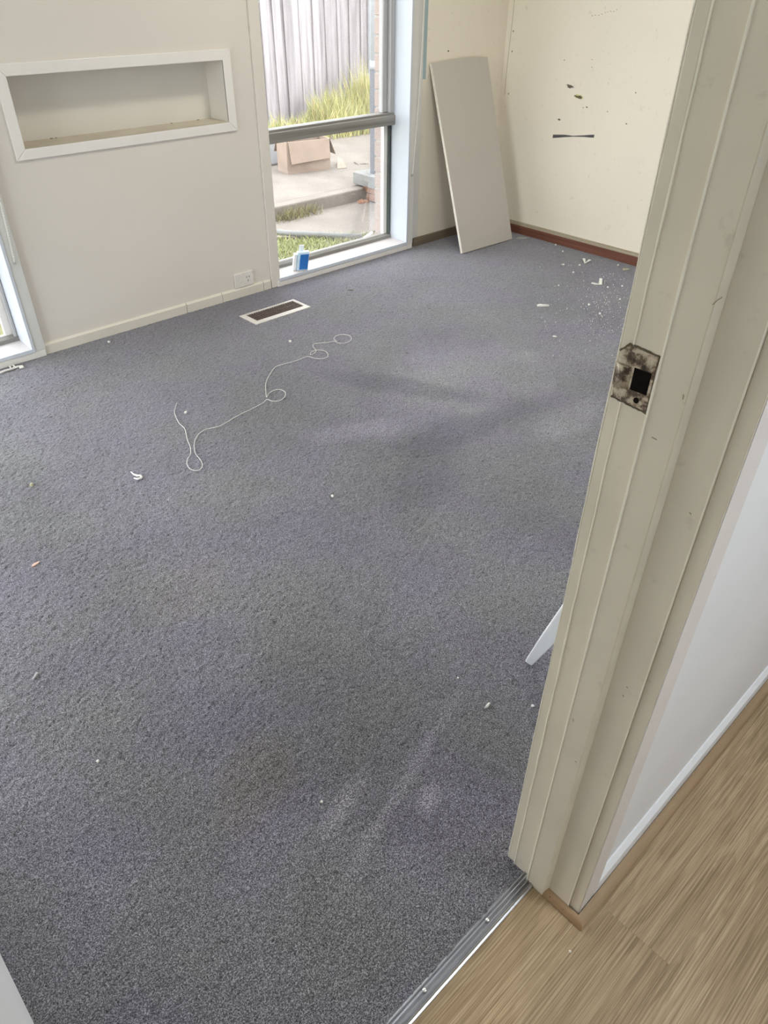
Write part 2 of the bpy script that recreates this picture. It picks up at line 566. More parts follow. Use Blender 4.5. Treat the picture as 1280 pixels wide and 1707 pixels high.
# window wall with its two window openings and the niche recess
WZ = 2.08
w = MB()
YB = 3.40
w.box(XL - 0.15, -1.20, YW, YB, -0.1, ZC)
w.box(-1.20, 0.935, YW, YB, WZ, ZC)
w.box(-1.20, 0.935, YW, YB, -0.1, 0.0)
w.box(2.272, 3.245, YW, YB, WZ, ZC)
w.box(2.272, 3.245, YW, YB, -0.1, 0.0)
NX0, NX1, NZ0, NZ1 = 1.117, 2.075, 0.808, 1.072    # niche opening
w.box(0.935, 2.272, YW, YB, -0.1, NZ0)
w.box(0.935, 2.272, YW, YB, NZ1, ZC)
w.box(0.935, NX0, YW, YB, NZ0, NZ1)
w.box(NX1, 2.272, YW, YB, NZ0, NZ1)
w.box(NX0, NX1, YW + 0.15, YB, NZ0, NZ1)
wf = link('wall_front', w, 'wall_white')
struct(wf, 'off-white painted wall with two tall windows and a recessed niche', 'wall')
wr2 = link('corner_panel', MB().box(3.245, XF + 0.15, YW, YB, -0.1, ZC), 'wall_cream', wf)
link('paint_stripe', MB().box(3.352, 3.379, YW - 0.0012, YW, 0.9, ZC), 'blue_paint', wf)['label'] = 'strip of old blue paint beside the window'
link('nail_head', MB().tube([(3.554, YW - 0.003, 1.023), (3.554, YW, 1.023)], 0.004, 8), 'gouge', wf)

fw = link('wall_right', MB().box(XF, XF + 0.15, YR - 0.2, YW, -0.1, ZC), 'wall_cream')
struct(fw, 'cream painted end wall with gouges and nail holes', 'wall')
wl = MB()
wl.box(XL - 0.15, XL, YR, 1.20, -0.1, ZC).box(XL - 0.15, XL, 2.90, YW, -0.1, ZC).box(XL - 0.15, XL, 1.20, 2.90, 2.13, ZC)
wl.box(XL - 0.15, XL, 1.20, 2.90, -0.1, 0.03)
struct(link('wall_left', wl, 'wall_white'), 'white left wall holding an assumed wide glazed opening added for light', 'wall')
DX0, DX1, DZ = -0.155, 0.72, 2.05
wb = MB()
wb.box(XL - 0.15, DX0, YH, YR, -0.1, ZC).box(DX1, XF + 0.15, YH, YR, -0.1, ZC).box(DX0, DX1, YH, YR, DZ + 0.02, ZC)
struct(link('wall_back', wb, 'hall_white'), 'white wall between hallway and room, pierced by the doorway', 'wall')
struct(link('ceiling', MB().box(XL - 0.15, XF + 0.15, -1.1, YB, ZC, ZC + 0.1), 'ceiling'), 'flat white painted ceiling over room and hall', 'ceiling')
struct(link('wall_hall_back', MB().box(-1.7, 3.3, -1.1, -1.0, -0.1, ZC), 'hall_white'), 'plain white rear wall of the hallway', 'wall')
struct(link('wall_hall_left', MB().box(-1.7, -1.6, -1.0, YH, -0.1, ZC), 'hall_white'), 'plain white left end wall of the hallway', 'wall')
struct(link('wall_hall_right', MB().box(3.2, 3.3, -1.0, YH, -0.1, ZC), 'hall_white'), 'plain white right end wall of the hallway', 'wall')

# baseboards --------------------------------------------------------------
bb = empty('baseboard_front', (1.6, YW, 0))
struct(bb, 'low cream baseboard in short lengths under the niche', 'baseboard')
prof = [(YW, 0.0), (YW - 0.011, 0.0), (YW - 0.011, 0.041), (YW - 0.004, 0.049), (YW, 0.049)]
for a, c in ((0.981, 1.703), (1.703, 1.913), (1.913, 2.172), (2.172, 2.222)):
    link('baseboard_length', MB().prism([(y, z) for y, z in prof], 'x', a + 0.0014, c - 0.0014), 'base_cream', bb)
bb2 = empty('baseboard_corner', (3.6, YW, 0))
struct(bb2, 'dull brown skirting behind the leaning grey board', 'baseboard')
link('baseboard_length', MB().box(3.31, XF - 0.032, YW - 0.016, YW, 0, 0.05), M['old_brown'], bb2, 0.002)
br = empty('baseboard_right', (XF, 1.8, 0))
struct(br, 'reddish brown timber skirting along the cream end wall', 'baseboard')
link('skirting_board', MB().box(XF - 0.03, XF, YR, YW, 0, 0.052), 'brown_skirt', br, 0.002)
link('top_bead', MB().prism([(XF - 0.026, 0.052), (XF - 0.020, 0.064), (XF, 0.066), (XF, 0.052)], 'y', YR, YW), 'skirt_cap', br)
bh = empty('baseboard_hall', (1.6, YH, 0))
struct(bh, 'white hallway skirting with a timber quad at its foot', 'baseboard')
link('skirting_board', MB().prism([(YH, 0.0), (YH - 0.011, 0.0), (YH - 0.011, 0.060), (YH - 0.003, 0.070), (YH, 0.070)], 'x', 0.742, 3.2), 'hall_white', bh)


def qprof(n=6, t=0.018, h=0.02):
    pts = [(0, 0), (-t, 0), (-t, 0.003)]
    for i in range(n + 1):
        a = math.pi / 2 * i / n
        pts.append((-t * math.cos(a), 0.004 + (h - 0.004) * math.sin(a)))
    return pts


# hall run, mitred at the corner of the jamb
QP = qprof(6, 0.018, 0.022)
yb_ = YH - 0.012
ring0 = [(0.686 + d * 0.55, yb_ + d, z) for d, z in QP]
ring1 = [(3.2, yb_ + d, z) for d, z in QP]
link('quad_moulding', MB().loft([ring0, ring1]), 'quad_wood', bh)
ring0 = [(0.686 + d * 0.55, yb_ + d, z) for d, z in QP]
ring1 = [(0.686 + d * 0.55, 0.262, z) for d, z in QP]
qr = link('quad_return', MB().loft([ring0, ring1]), 'quad_wood_y', bh)
for px_, pz in ((0.247, 0.014), (0.228, 0.011), (0.217, 0.013)):
    link('nail_hole', MB().tube([(0.6772, px_, pz), (0.682, px_, pz)], 0.0009, 6), 'dark_hole', qr)

# door jamb -----------------------------------------------------------------
XJ = 0.686
tj = empty('trim_1', (XJ, 0.27, 0))
struct(tj, 'aged cream painted timber door jamb with stop and architraves', 'door frame')
link('jamb_lining', MB().box(XJ, DX1, 0.2135, 0.336, -0.002, DZ), 'jamb', tj, 0.0015)
link('door_stop', MB().box(XJ - 0.010, XJ, 0.2610, 0.2990, -0.002, DZ), 'jamb', tj, 0.002)
link('stop_edge', MB().tube([(XJ - 0.0092, 0.2982, z) for z in np.linspace(0.0, DZ, 40)], [0.0018 + 0.0006 * random.random() for _ in range(40)], 6), 'jamb_edge', tj)  # bright corner of the stop put in as a paler strip
link('stop_edge', MB().prism([(XJ - 0.0104, 0.2615), (XJ - 0.0015, 0.2570), (XJ, 0.2570), (XJ, 0.2615)], 'z', 0.0, DZ), 'jamb_edge', tj)  # lit hall-side face of the stop put in as paler colour
arc_r = link('room_architrave', MB().box(XJ + 0.0012, XJ + 0.062, 0.3362, 0.3535, 0.0, DZ + 0.05), 'jamb', tj, 0.003)
link('chipped_arris', MB().tube([(XJ + 0.0006, 0.3362 + random.uniform(-0.0006, 0.0006), z) for z in np.linspace(0.0, DZ, 60)], [0.0016 + 0.0008 * random.random() for _ in range(60)], 6), 'jamb_edge', tj)
link('chipped_arris', MB().tube([(XJ + 0.0022, 0.3528 + random.uniform(-0.0005, 0.0005), z) for z in np.linspace(0.0, DZ, 60)], [0.0009 + 0.0007 * random.random() for _ in range(60)], 6), 'jamb_edge', tj)
ha = link('hall_architrave', MB().box(XJ + 0.003, XJ + 0.056, 0.1935, 0.2135, 0.0, DZ + 0.05), 'jamb', tj, 0.001)
link('painted_face', MB().box(XJ + 0.0045, XJ + 0.056, 0.1925, 0.1935, 0.0, DZ + 0.05), 'arch_face', ha)
link('jamb_arris', MB().tube([(XJ + 0.0004, 0.2137, z) for z in np.linspace(0.022, DZ, 30)], 0.0012, 6), 'jamb_edge', tj)
# other side and head of the frame
link('jamb_lining', MB().box(DX0, -0.128, 0.2135, 0.336, -0.002, DZ), 'jamb', tj)
link('head_lining', MB().box(DX0, DX1, 0.2135, 0.336, DZ, DZ + 0.02), 'jamb', tj)
link('door_stop', MB().box(-0.128, -0.118, 0.2610, 0.2990, -0.002, DZ), 'jamb', tj, 0.002)
# strike plate let into the jamb
PZ0, PZ1 = 1.016, 1.082
sp = MB()
pl = []
for y, z in ((0.3055, PZ0), (0.3470, PZ0 + 0.003), (0.3500, PZ0 + 0.020), (0.3515, PZ0 + 0.040), (0.3490, PZ0 + 0.056), (0.3400, PZ1), (0.3055, PZ1 - 0.003)):
    pl.append((y, z))
plate = link('strike_plate', MB().prism(pl, 'x', XJ - 0.0012, XJ + 0.0015), 'plate', tj)
plate['label'] = 'stained steel strike plate with a square latch hole'
link('latch_hole', MB().prism([(0.3085, 1.034), (0.3290, 1.034), (0.3290, 1.060), (0.3085, 1.060)], 'x', XJ - 0.0016, XJ + 0.002), 'dark_hole', plate, 0.0006)
link('screw_hole', MB().tube([(XJ - 0.0017, 0.3185, 1.0245), (XJ, 0.3185, 1.0245)], 0.0034, 12), 'dark_hole', plate)
ton = []
for i in range(9):
    t = i / 8
    ton.append([(XJ - 0.001 - 0.004 * math.sin(math.pi * t), 0.331 + 0.020 * t, 1.033), (XJ - 0.001 - 0.004 * math.sin(math.pi * t), 0.331 + 0.020 * t, 1.059),
                (XJ + 0.0008 - 0.004 * math.sin(math.pi * t), 0.331 + 0.020 * t, 1.059), (XJ + 0.0008 - 0.004 * math.sin(math.pi * t), 0.331 + 0.020 * t, 1.033)])
link('bent_tongue', MB().loft(ton), 'plate', plate, smooth=True)
for pa, pb in (((0.3035, PZ0 - 0.002), (0.349, PZ0 + 0.0015)), ((0.3040, PZ0 - 0.001), (0.3040, PZ1 - 0.003)), ((0.3040, PZ1 - 0.002), (0.3400, PZ1 + 0.001)), ((0.3400, PZ1 + 0.001), (0.3500, PZ0 + 0.056))):
    gp = [(XJ - 0.0002, pa[0] + (pb[0] - pa[0]) * i / 14 + random.uniform(-0.0004, 0.0004), pa[1] + (pb[1] - pa[1]) * i / 14 + random.uniform(-0.0004, 0.0004)) for i in range(15)]
    link('paint_gap', MB().tube(gp, [random.uniform(0.0008, 0.0017) for _ in gp], 6), 'gouge', plate)
# scratches and knocks in the paint
for y, z, l, a in ((0.2635, 1.150, 0.011, 2.2), (0.281, 0.995, 0.006, 0.1), (0.266, 1.05, 0.005, 1.5), (0.225, 0.92, 0.003, 0.5), (0.29, 0.5, 0.005, 1.3), (0.232, 0.62, 0.003, 0.2), (0.234, 0.60, 0.003, 0.7), (0.268, 0.42, 0.003, 0)):
    xx = XJ - 0.0103 if 0.2615 < y < 0.298 else XJ - 0.0003
    dy, dz = math.cos(a) * l, math.sin(a) * l
    link('scratch', MB().tube([(xx, y, z), (xx, y + dy * 0.5, z + dz * 0.6), (xx, y + dy, z + dz)], 0.0005, 5), 'skirt_cap', tj)

# aluminium threshold -------------------------------------------------------
th = empty('trim_2', (0.3, 0.3, 0))
struct(th, 'ribbed aluminium carpet threshold strip across the doorway', 'threshold strip')
tp = [(0.2835, -0.0015), (0.2835, 0.0010)]
for i in range(41):
    t = i / 40
    y = 0.2835 + 0.0325 * t
    base = 0.001 + 0.0062 * math.sin(math.pi * min(1, 0.15 + t * 0.8))
    rib = (0.0027 * math.sin((i - 4) * math.pi / 4.5) if i >= 4 else 0)
    tp.append((y, base + rib))
tp += [(0.316, -0.0015)]
strip = link('ribbed_strip', MB().prism(tp, 'x', -0.118, 0.6845), 'alu', th)
for x in (0.564, 0.398, 0.232, 0.066, -0.06):
    s_ = MB()
    s_.loft([[(x + r * math.cos(k * math.pi / 5), 0.302 + r * math.sin(k * math.pi / 5), z) for k in range(10)] for r, z in ((0.0042, 0.006), (0.0040, 0.0086), (0.0022, 0.0098))])
    link('screw', s_, 'screw', th, smooth=True)

# ------------------------------------------------------------------ windows


def window(name, x0, x1, label, rail, putty='putty'):
    """x0..x1 clear opening between the linings"""
    e = empty(name, ((x0 + x1) / 2, YW, 0))
    struct(e, label, 'window')
    YF = YW - 0.022                       # front of the timber surround
    YG = 3.352
    # lining boards
    link('side_lining', MB().box(x1, x1 + 0.010, YF - 0.001, YB, 0.045, WZ), 'trim_bright', e, 0.001)
    link('side_lining', MB().box(x0 - 0.010, x0, YW, YB, 0.045, WZ), 'trim_bright', e, 0.001)
    link('head_lining', MB().box(x0 - 0.01, x1 + 0.01, YF, YB, WZ - 0.01, WZ), 'trim_bright', e)
    link('sill', MB().box(x0 - 0.01, x1 + 0.01, YF - 0.0015, 3.43, 0.030, 0.045), 'sill', e, 0.002)
    link('sill_apron', MB().box(x0 - 0.02, x1 + 0.055, YF, YW + 0.02, 0.0, 0.030), 'trim_white', e, 0.002)
    # beads on the front arris
    link('lining_bead', MB().box(x1 - 0.0005, x1 + 0.012, YF - 0.004, YF, 0.03, WZ), 'trim_bright', e, 0.0015)
    link('sill_bead', MB().box(x0 - 0.01, x1 + 0.011, YF - 0.005, YF, 0.031, 0.047), 'trim_bright', e, 0.0015)
    # casings
    link('casing', MB().box(x1 + 0.010, x1 + 0.058, YF, YW, 0.03, WZ + 0.06), 'trim_grey', e, 0.002)
    link('casing', MB().box(x0 - 0.056, x0, YF + 0.008, YW, 0.0, WZ + 0.06), 'wall_white', e, 0.003)
    link('head_casing', MB().box(x0 - 0.010, x1 + 0.010, YF, YW, WZ, WZ + 0.06), 'trim_white', e, 0.002)
    # weathered sashes
    y0, y1 = YG - 0.018, YG + 0.028
    RB, RT = rail
    link('bottom_rail', MB().prism([(y0, 0.045), (y0, 0.062), (y0 + 0.02, 0.072), (y1, 0.072), (y1, 0.045)], 'x', x0, x1), 'grey_frame', e)
    link('glazing_putty', MB().box(x1 - 0.016, x1 - 0.001, y0 + 0.004, y1, 0.062, RB), putty, e, 0.003)
    link('stile', MB().box(x1 - 0.045, x1 - 0.016, YG + 0.004, y1, 0.066, RB), 'trim_white', e, 0.001)
    link('stile', MB().box(x0, x0 + 0.03, y0 + 0.004, y1, 0.062, RB), 'trim_white', e, 0.001)
    mr = link('middle_rail', MB().prism([(y0 - 0.022, RB), (y0 - 0.024, RT - 0.014), (y0 - 0.014, RT - 0.010), (y0 - 0.012, RT), (y1, RT), (y1, RB)], 'x', x0, x1), 'grey_frame', e)
    link('stile', MB().box(x1 - 0.030, x1, y0 - 0.012, y1, RT, WZ - 0.01), 'grey_frame_z', e, 0.003)
    link('stile', MB().box(x1 - 0.066, x1 - 0.030, YG - 0.006, y1, RT, WZ - 0.01), 'grey_frame_z', e, 0.006)
    link('stile', MB().box(x0, x0 + 0.03, y0, y1, RT, WZ - 0.01), 'grey_frame_z', e, 0.003)
    link('top_rail', MB().box(x0, x1, y0, y1, WZ - 0.06, WZ - 0.01), 'grey_frame', e)
    link('lower_pane', MB().box(x0 + 0.03, x1 - 0.016, YG + 0.008, YG + 0.012, 0.066, RB + 0.002), 'glass', e)['label'] = 'dusty lower glass pane with haze mixed in'
    link('upper_pane', MB().box(x0 + 0.03, x1 - 0.066, YG + 0.008, YG + 0.012, RT - 0.002, WZ - 0.06), 'glass', e)['label'] = 'dusty upper glass pane with haze mixed in'
    return e


window('window_1', 2.282, 3.235, 'tall two-pane timber window looking out on fence and patio', (0.677, 0.737))
window('window_2', -1.19, 0.925, 'left window with white lining, only its lower corner showing', (0.677, 0.737), 'grey_frame_z')
link('strip_panel', MB().box(3.293, 3.345, YW - 0.010, YW, 0.052, ZC), 'trim_grey', bpy.data.objects['window_1'], 0.002)
# assumed glazing in the unseen left wall, added to let in more light
e = struct(empty('added_window', (XL, 2.2, 0)), 'assumed wide glazed panel added in the left wall for light', 'window')
link('frame', MB().box(XL - 0.10, XL - 0.04, 1.20, 1.26, 0.03, 2.13).box(XL - 0.10, XL - 0.04, 2.84, 2.90, 0.03, 2.13).box(XL - 0.10, XL - 0.04, 1.26, 2.84, 0.03, 0.09).box(XL - 0.10, XL - 0.04, 1.26, 2.84, 2.07, 2.13), 'trim_white', e)
link('mullion', MB().box(XL - 0.10, XL - 0.04, 2.18, 2.22, 0.09, 2.07), 'trim_white', e)
for a, c in ((1.26, 2.18), (2.22, 2.84)):
    link('pane', MB().box(XL - 0.072, XL - 0.068, a, c, 0.09, 2.07), 'glass', e)

# ------------------------------------------------------------------ niche frame
nf = empty('trim_3', (1.6, YW, 0.94))
struct(nf, 'white mitred frame around the recessed shelf niche', 'wall niche')
F0x, F1x, F0z, F1z = 1.083, 2.110, 0.778, 1.103


def mitred(a_out, b_out, a_in, b_in):
    """a frame rail between two mitres; sits 14 mm proud of the wall"""
    p = [a_out, b_out, b_in, a_in]
    return MB().loft([[(x, YW, z) for x, z in p], [(x, YW - 0.010, z) for x, z in p]])


o4 = [(F0x, F0z), (F1x, F0z), (F1x, F1z), (F0x, F1z)]
i4 = [(1.125, 0.817), (2.068, 0.817), (2.068, 1.061), (1.125, 1.061)]
for k in range(4):
    q = (k + 1) % 4
    link('frame_rail', mitred(o4[k], o4[q], i4[k], i4[q]), 'trim_white', nf, 0.0025)
yi0, yi1 = YW - 0.006, YW + 0.148
link('niche_shelf', MB().box(NX0, NX1, yi0, yi1, NZ0, 0.817), 'niche_shelf', nf)
link('niche_top', MB().box(NX0, NX1, yi0, yi1, 1.061, NZ1), 'niche', nf)
link('niche_side', MB().box(NX0, 1.125, yi0, yi1, 0.817, 1.061), 'niche', nf)
link('niche_side', MB().box(2.068, NX1, yi0, yi1, 0.817, 1.061), 'niche', nf)
link('niche_back', MB().box(1.125, 2.068, yi1 - 0.006, yi1, 0.817, 1.061), 'niche', nf)
for x, r in ((1.29, 0.006), (1.85, 0.005), (1.99, 0.006), (1.31, 0.004)):
    link('grit', MB().loft([[(x + r * math.cos(k * 1.2566) * (1 + 0.4 * (k % 2)), yi1 - 0.016 + r * 0.6 * math.sin(k * 1.2566), z) for k in range(5)] for z in (0.817, 0.819)]), 'gouge', nf)

# open door leaf at the left edge of the picture
dr = empty('door_1', (-0.118, 0.36, 0))
struct(dr, 'white open door leaf at the lower left corner', 'door')
link('door_leaf', MB().box(-0.138, -0.104, 0.356, 1.165, 0.012, 2.035), 'hall_white', dr, 0.002)
for s in (-0.104, -0.138):
    sg = 1 if s > -0.12 else -1
    k_ = MB()
    k_.tube([(s, 1.105, 1.05), (s + sg * 0.045, 1.105, 1.05)], 0.011, 12).tube([(s + sg * 0.045, 1.115, 1.05), (s + sg * 0.045, 1.0, 1.05)], 0.009, 12)
    link('handle', k_, 'alu', dr)
for z in (0.25, 1.05, 1.8):
    link('hinge', MB().tube([(-0.100, 0.350, z), (-0.100, 0.350, z + 0.09)], 0.006, 10), 'alu', dr)

# assumed, unseen ceiling lamps added to brighten room and hall
for nm, x, y, lb in (('added_ceiling_lamp', 2.3, 1.9, 'assumed unseen round ceiling lamp added to brighten the room'), ('added_ceiling_lamp', 1.1, -0.70, 'assumed unseen round ceiling lamp added to brighten the hallway')):
    c = tag(empty(nm, (x, y, ZC)), lb, 'lamp')
    link('base', MB().loft([[(x + r * math.cos(k * math.pi / 12), y + r * math.sin(k * math.pi / 12), z) for k in range(24)] for r, z in ((0.19, ZC), (0.19, ZC - 0.05), (0.18, ZC - 0.07))]), 'trim_white', c)

# ------------------------------------------------------------------ leaning board
B1, B2 = Vector((3.431, 2.921, 0.002)), Vector((3.890, 2.903, 0.002))
T1, T2 = Vector((3.403, YW - 0.003, 0.969)), Vector((3.872, YW - 0.010, 0.975))
lb = tag(empty('grey_board', (3.65, 2.95, 0)), 'tall grey melamine board leaning in the corner beside the window', 'board')
n = (B2 - B1).cross(T1 - B1).normalized()
if n.y > 0:
    n = -n
th_ = 0.016
# slight warp: a grid front/back
NU, NV = 8, 16
fr_, bk_ = [], []
for j in range(NV + 1):
    for i in range(NU + 1):
        u_, v_ = i / NU, j / NV
        p = (B1 * (1 - u_) + B2 * u_) * (1 - v_) + (T1 * (1 - u_) + T2 * u_) * v_
        p = p + Vector((0, 0, 0.008 * math.sin(math.pi * u_) * v_))
        fr_.append(p + n * (th_ + 0.0))
        bk_.append(p)
mb = MB()
mb.v = [tuple(p) for p in fr_ + bk_]
K = len(fr_)
for j in range(NV):
    for i in range(NU):
        a = j * (NU + 1) + i
        mb.f.append((a, a + 1, a + NU + 2, a + NU + 1))
        mb.f.append((K + a, K + a + NU + 1, K + a + NU + 2, K + a + 1))
for j in range(NV):
    a = j * (NU + 1)
    mb.f.append((a, a + NU + 1, K + a + NU + 1, K + a))
    a += NU
    mb.f.append((a, K + a, K + a + NU + 1, a + NU + 1))
for i in range(NU):
    mb.f.append((i, K + i, K + i + 1, i + 1))
    a = NV * (NU + 1) + i
    mb.f.append((a, a + 1, K + a + 1, K + a))
link('panel', mb, 'board', lb)
ed = []
for j in range(NV + 1):
    a, c = fr_[j * (NU + 1)], bk_[j * (NU + 1)]
    d = (B1 - B2).normalized() * 0.0012
    ed.append([a + d, c + d, c - d * 0.2, a - d * 0.2])
link('edge_band', MB().loft(ed), 'board_edge', lb)['label'] = 'pale cream edge band'
ed = []
for j in range(2):
    a, c = fr_[0 if j == 0 else NU], bk_[0 if j == 0 else NU]
    d = Vector((0, 0, -0.0012))
    ed.append([a + d, c + d, c - d * 0.2, a - d * 0.2])
link('edge_band', MB().loft(ed), 'board_edge', lb)

# tapered white leg leaning behind the jamb
tl = tag(empty('furniture_leg', (1.115, 0.63, 0)), 'white tapered timber leg propped against the wall behind the door jamb', 'furniture leg')
foot, top = Vector((1.118, 0.630, 0.006)), Vector((0.867, 0.385, 0.637))
ax = (top - foot).normalized()
s1 = ax.cross(Vector((0.62, 0.36, -0.70))).normalized()
s2 = ax.cross(s1).normalized()
rings = []
for t, wv_, hh in ((0, 0.019, 0.014), (0.02, 0.021, 0.018), (0.3, 0.030, 0.026), (0.6, 0.035, 0.032), (1.0, 0.038, 0.036)):
    p = foot + (top - foot) * t
    rings.append([p + s1 * a * wv_ / 2 + s2 * c * hh / 2 for a, c in ((-1, -1), (1, -1), (1, 1), (-1, 1))])
link('leg_body', MB().loft(rings), 'hall_white', tl, 0.003)
link('mounting_block', MB().loft([[top + ax * t + s1 * a * 0.022 + s2 * c * 0.019 for a, c in ((-1, -1), (1, -1), (1, 1), (-1, 1))] for t in (0.0, 0.02)]), 'trim_bright', tl, 0.002)

# ------------------------------------------------------------------ floor vent
VX0, VX1, VY0, VY1 = 1.867, 2.206, 2.856, 2.998
vt = tag(empty('floor_vent', ((VX0 + VX1) / 2, (VY0 + VY1) / 2, 0)), 'cream metal floor heating vent with dark slats in the carpet', 'vent')
fo = [(VX0, VY0), (VX1, VY0), (VX1, VY1), (VX0, VY1)]
fi = [(VX0 + 0.024, VY0 + 0.024), (VX1 - 0.024, VY0 + 0.024), (VX1 - 0.024, VY1 - 0.024), (VX0 + 0.024, VY1 - 0.024)]
fm = MB()
for k in range(4):
    q = (k + 1) % 4
    for (a, c, d, e_) in (((*fo[k], 0.004), (*fo[q], 0.004), (*fi[q], 0.008), (*fi[k], 0.008)), ((*fo[k], -0.004), (*fo[q], -0.004), (*fo[q], 0.004), (*fo[k], 0.004)), ((*fi[k], 0.008), (*fi[q], 0.008), (*fi[q], -0.004), (*fi[k], -0.004))):
        fm.poly([a, c, d, e_])
link('vent_frame', fm, 'vent_metal', vt)
link('duct_pan', MB().box(VX0 + 0.02, VX1 - 0.02, VY0 + 0.02, VY1 - 0.02, -0.006, 0.0036), 'dark_hole', vt)
for k in range(21):
    x = VX0 + 0.030 + k * (VX1 - VX0 - 0.060) / 20
    link('slat', MB().prism([(x - 0.0035, 0.0036), (x - 0.001, 0.0036), (x + 0.0030, 0.0074), (x + 0.0005, 0.0074)], 'y', VY0 + 0.024, VY1 - 0.024), 'vent_dark', vt)
link('damper_bar', MB().box(VX0 + 0.028, VX1 - 0.028, 2.925, 2.928, 0.0036, 0.0078), 'vent_dark', vt)

# ------------------------------------------------------------------ power outlet
po = tag(empty('power_outlet', (2.056, YW, 0.09)), 'white single power outlet just above the baseboard', 'power outlet')
OX0, OX1, OZ0, OZ1 = 1.999, 2.113, 0.0505, 0.124
link('cover_plate', MB().prism([(OX0, OZ0), (OX1, OZ0), (OX1, OZ1), (OX0, OZ1)], 'y', YW - 0.010, YW), 'white_plastic', po, 0.003)
link('switch', MB().box(2.030, 2.042, YW - 0.013, YW - 0.010, 0.078, 0.096), 'white_plastic', po, 0.0015)
for x, z, a in ((2.0715, 0.097, 0.5), (2.0865, 0.097, -0.5), (2.079, 0.078, 0.0)):
    dx, dz = 0.0045 * math.sin(a), 0.0045 * math.cos(a)
    link('pin_slot', MB().tube([(x - dx, YW - 0.0102, z - dz), (x + dx, YW - 0.0102, z + dz)], 0.0014, 6), 'dark_hole', po)

# ------------------------------------------------------------------ blind chains


def chain(x, ztop, zbot, bow, label, dirx=0.03, y=YW - 0.028):
    c = tag(empty('blind_chain', (x, y, zbot)), label, 'blind chain')
    pts = []
    n_ = 60
    for i in range(n_ + 1):
        t = i / n_
        pts.append((x + dirx * (1 - (1 - t) ** 3) + bow * math.sin(math.pi * t), y, zbot + (ztop - zbot) * t))
    link('cord', MB().tube(pts, 0.0019, 5), 'cord', c)
    bd = MB()
    for i in range(0, 150):
        t = i / 150
        px_ = x + dirx * (1 - (1 - t) ** 3) + bow * math.sin(math.pi * t) + 0.004
        z = zbot + (ztop - zbot) * t
        bd.loft([[(px_ + r * math.cos(k * HP), y + r * math.sin(k * HP), z + dz) for k in range(4)] for r, dz in ((0.0006, -0.0022), (0.0020, 0), (0.0006, 0.0022))])
    b_ = link('bead_string', bd, 'cord', c)
    b_['kind'] = 'stuff'
    link('wall_cleat', MB().tube([(x, y + 0.006, zbot - 0.004), (x, y - 0.004, zbot - 0.004)], 0.0055, 10), 'chip_grey', c)
    return c


chain(3.268, 2.0, 0.428, 0.0, 'white bead chain hanging beside the tall right window', 0.055)
chain(0.957, 2.0, 0.42, 0.0, 'white bead chain hanging at the left edge by the corner window', 0.035)

# ------------------------------------------------------------------ blue packet on the sill
bp = tag(empty('blue_packet', (2.43, 3.245, 0.045)), 'small blue and white carton standing on the window sill', 'carton')
cx, cy, ang = 2.450, 3.236, math.radians(-28)
ca, sa = math.cos(ang), math.sin(ang)


def rotbox(x0, x1, y0, y1, z0, z1, lean=0.0):
    m_ = MB().box(x0, x1, y0, y1, z0, z1)
    m_.v = [(cx + (x + lean * z) * ca - y * sa, cy + (x + lean * z) * sa + y * ca, 0.046 + z) for x, y, z in m_.v]
    return m_


link('carton_body', rotbox(-0.032, 0.032, -0.018, 0.018, 0, 0.098, 0.16), 'blue_pale', bp, 0.002)
link('blue_label', rotbox(-0.017, 0.030, -0.0195, -0.0175, 0.005, 0.086, 0.16), 'blue_card', bp)['label'] = 'deep blue printed face'
link('white_wrapper', rotbox(-0.050, -0.034, -0.016, 0.020, 0, 0.088, 0.16), 'white_card', bp, 0.003)
link('open_flap', rotbox(-0.022, 0.004, 0.012, 0.017, 0.098, 0.128, 0.16), 'white_card', bp, 0.001)

# ------------------------------------------------------------------ end wall damage


def blob(name, cy_, cz_, ry, rz, mat, parent, x=XF, t=0.001, n_=14, ir=0.35, seed=0, rot=0.0):
    rr = random.Random(seed)
    pts = []
    for k in range(n_):
        a = 2 * math.pi * k / n_
        f_ = 1 + ir * rr.uniform(-1, 1)
        py_, pz_ = ry * f_ * math.cos(a), rz * f_ * math.sin(a)
        pts.append((cy_ + py_ * math.cos(rot) - pz_ * math.sin(rot), cz_ + py_ * math.sin(rot) + pz_ * math.cos(rot)))
    return link(name, MB().prism(pts, 'x', x - t, x), mat, parent)


kx = XF / 4.03


def yz(y, z):
    return y * kx, CAM_H + (z - CAM_H) * kx


for k, (y, z, ry, rz, s) in enumerate(((2.708, 0.862, 0.022, 0.008, 1), (2.640, 0.816, 0.024, 0.007, 2))):
    y, z = yz(y, z)
    blob('torn_paper', y - 0.002, z + 0.001, ry * 1.35, rz * (1.35 if k == 0 else 1.7), 'wall_white' if k == 0 else 'gouge_paper', fw, t=0.0012, seed=s + 5, ir=0.25, rot=0.12)
    g_ = blob('gouge', y, z, ry, rz, 'gouge', fw, t=0.0018, seed=s, rot=0.12)
for k, (y, z, r1, r2) in enumerate(((2.75, 0.690, 0.012, 0.005), (2.577, 0.772, 0.008, 0.004), (2.60, 0.768, 0.004, 0.003), (2.44, 0.765, 0.004, 0.003), (2.31, 0.72, 0.006, 0.004), (2.29, 0.87, 0.004, 0.004), (2.77, 0.985, 0.004, 0.004), (2.59, 1.0, 0.007, 0.002), (2.585, 0.965, 0.008, 0.002))):
    y, z = yz(y, z)
    blob('gouge', y, z, r1 * 0.75, r2 * 0.75, 'gouge' if k < 7 else 'skirt_cap', fw, t=0.0012, seed=20 + k, n_=9)
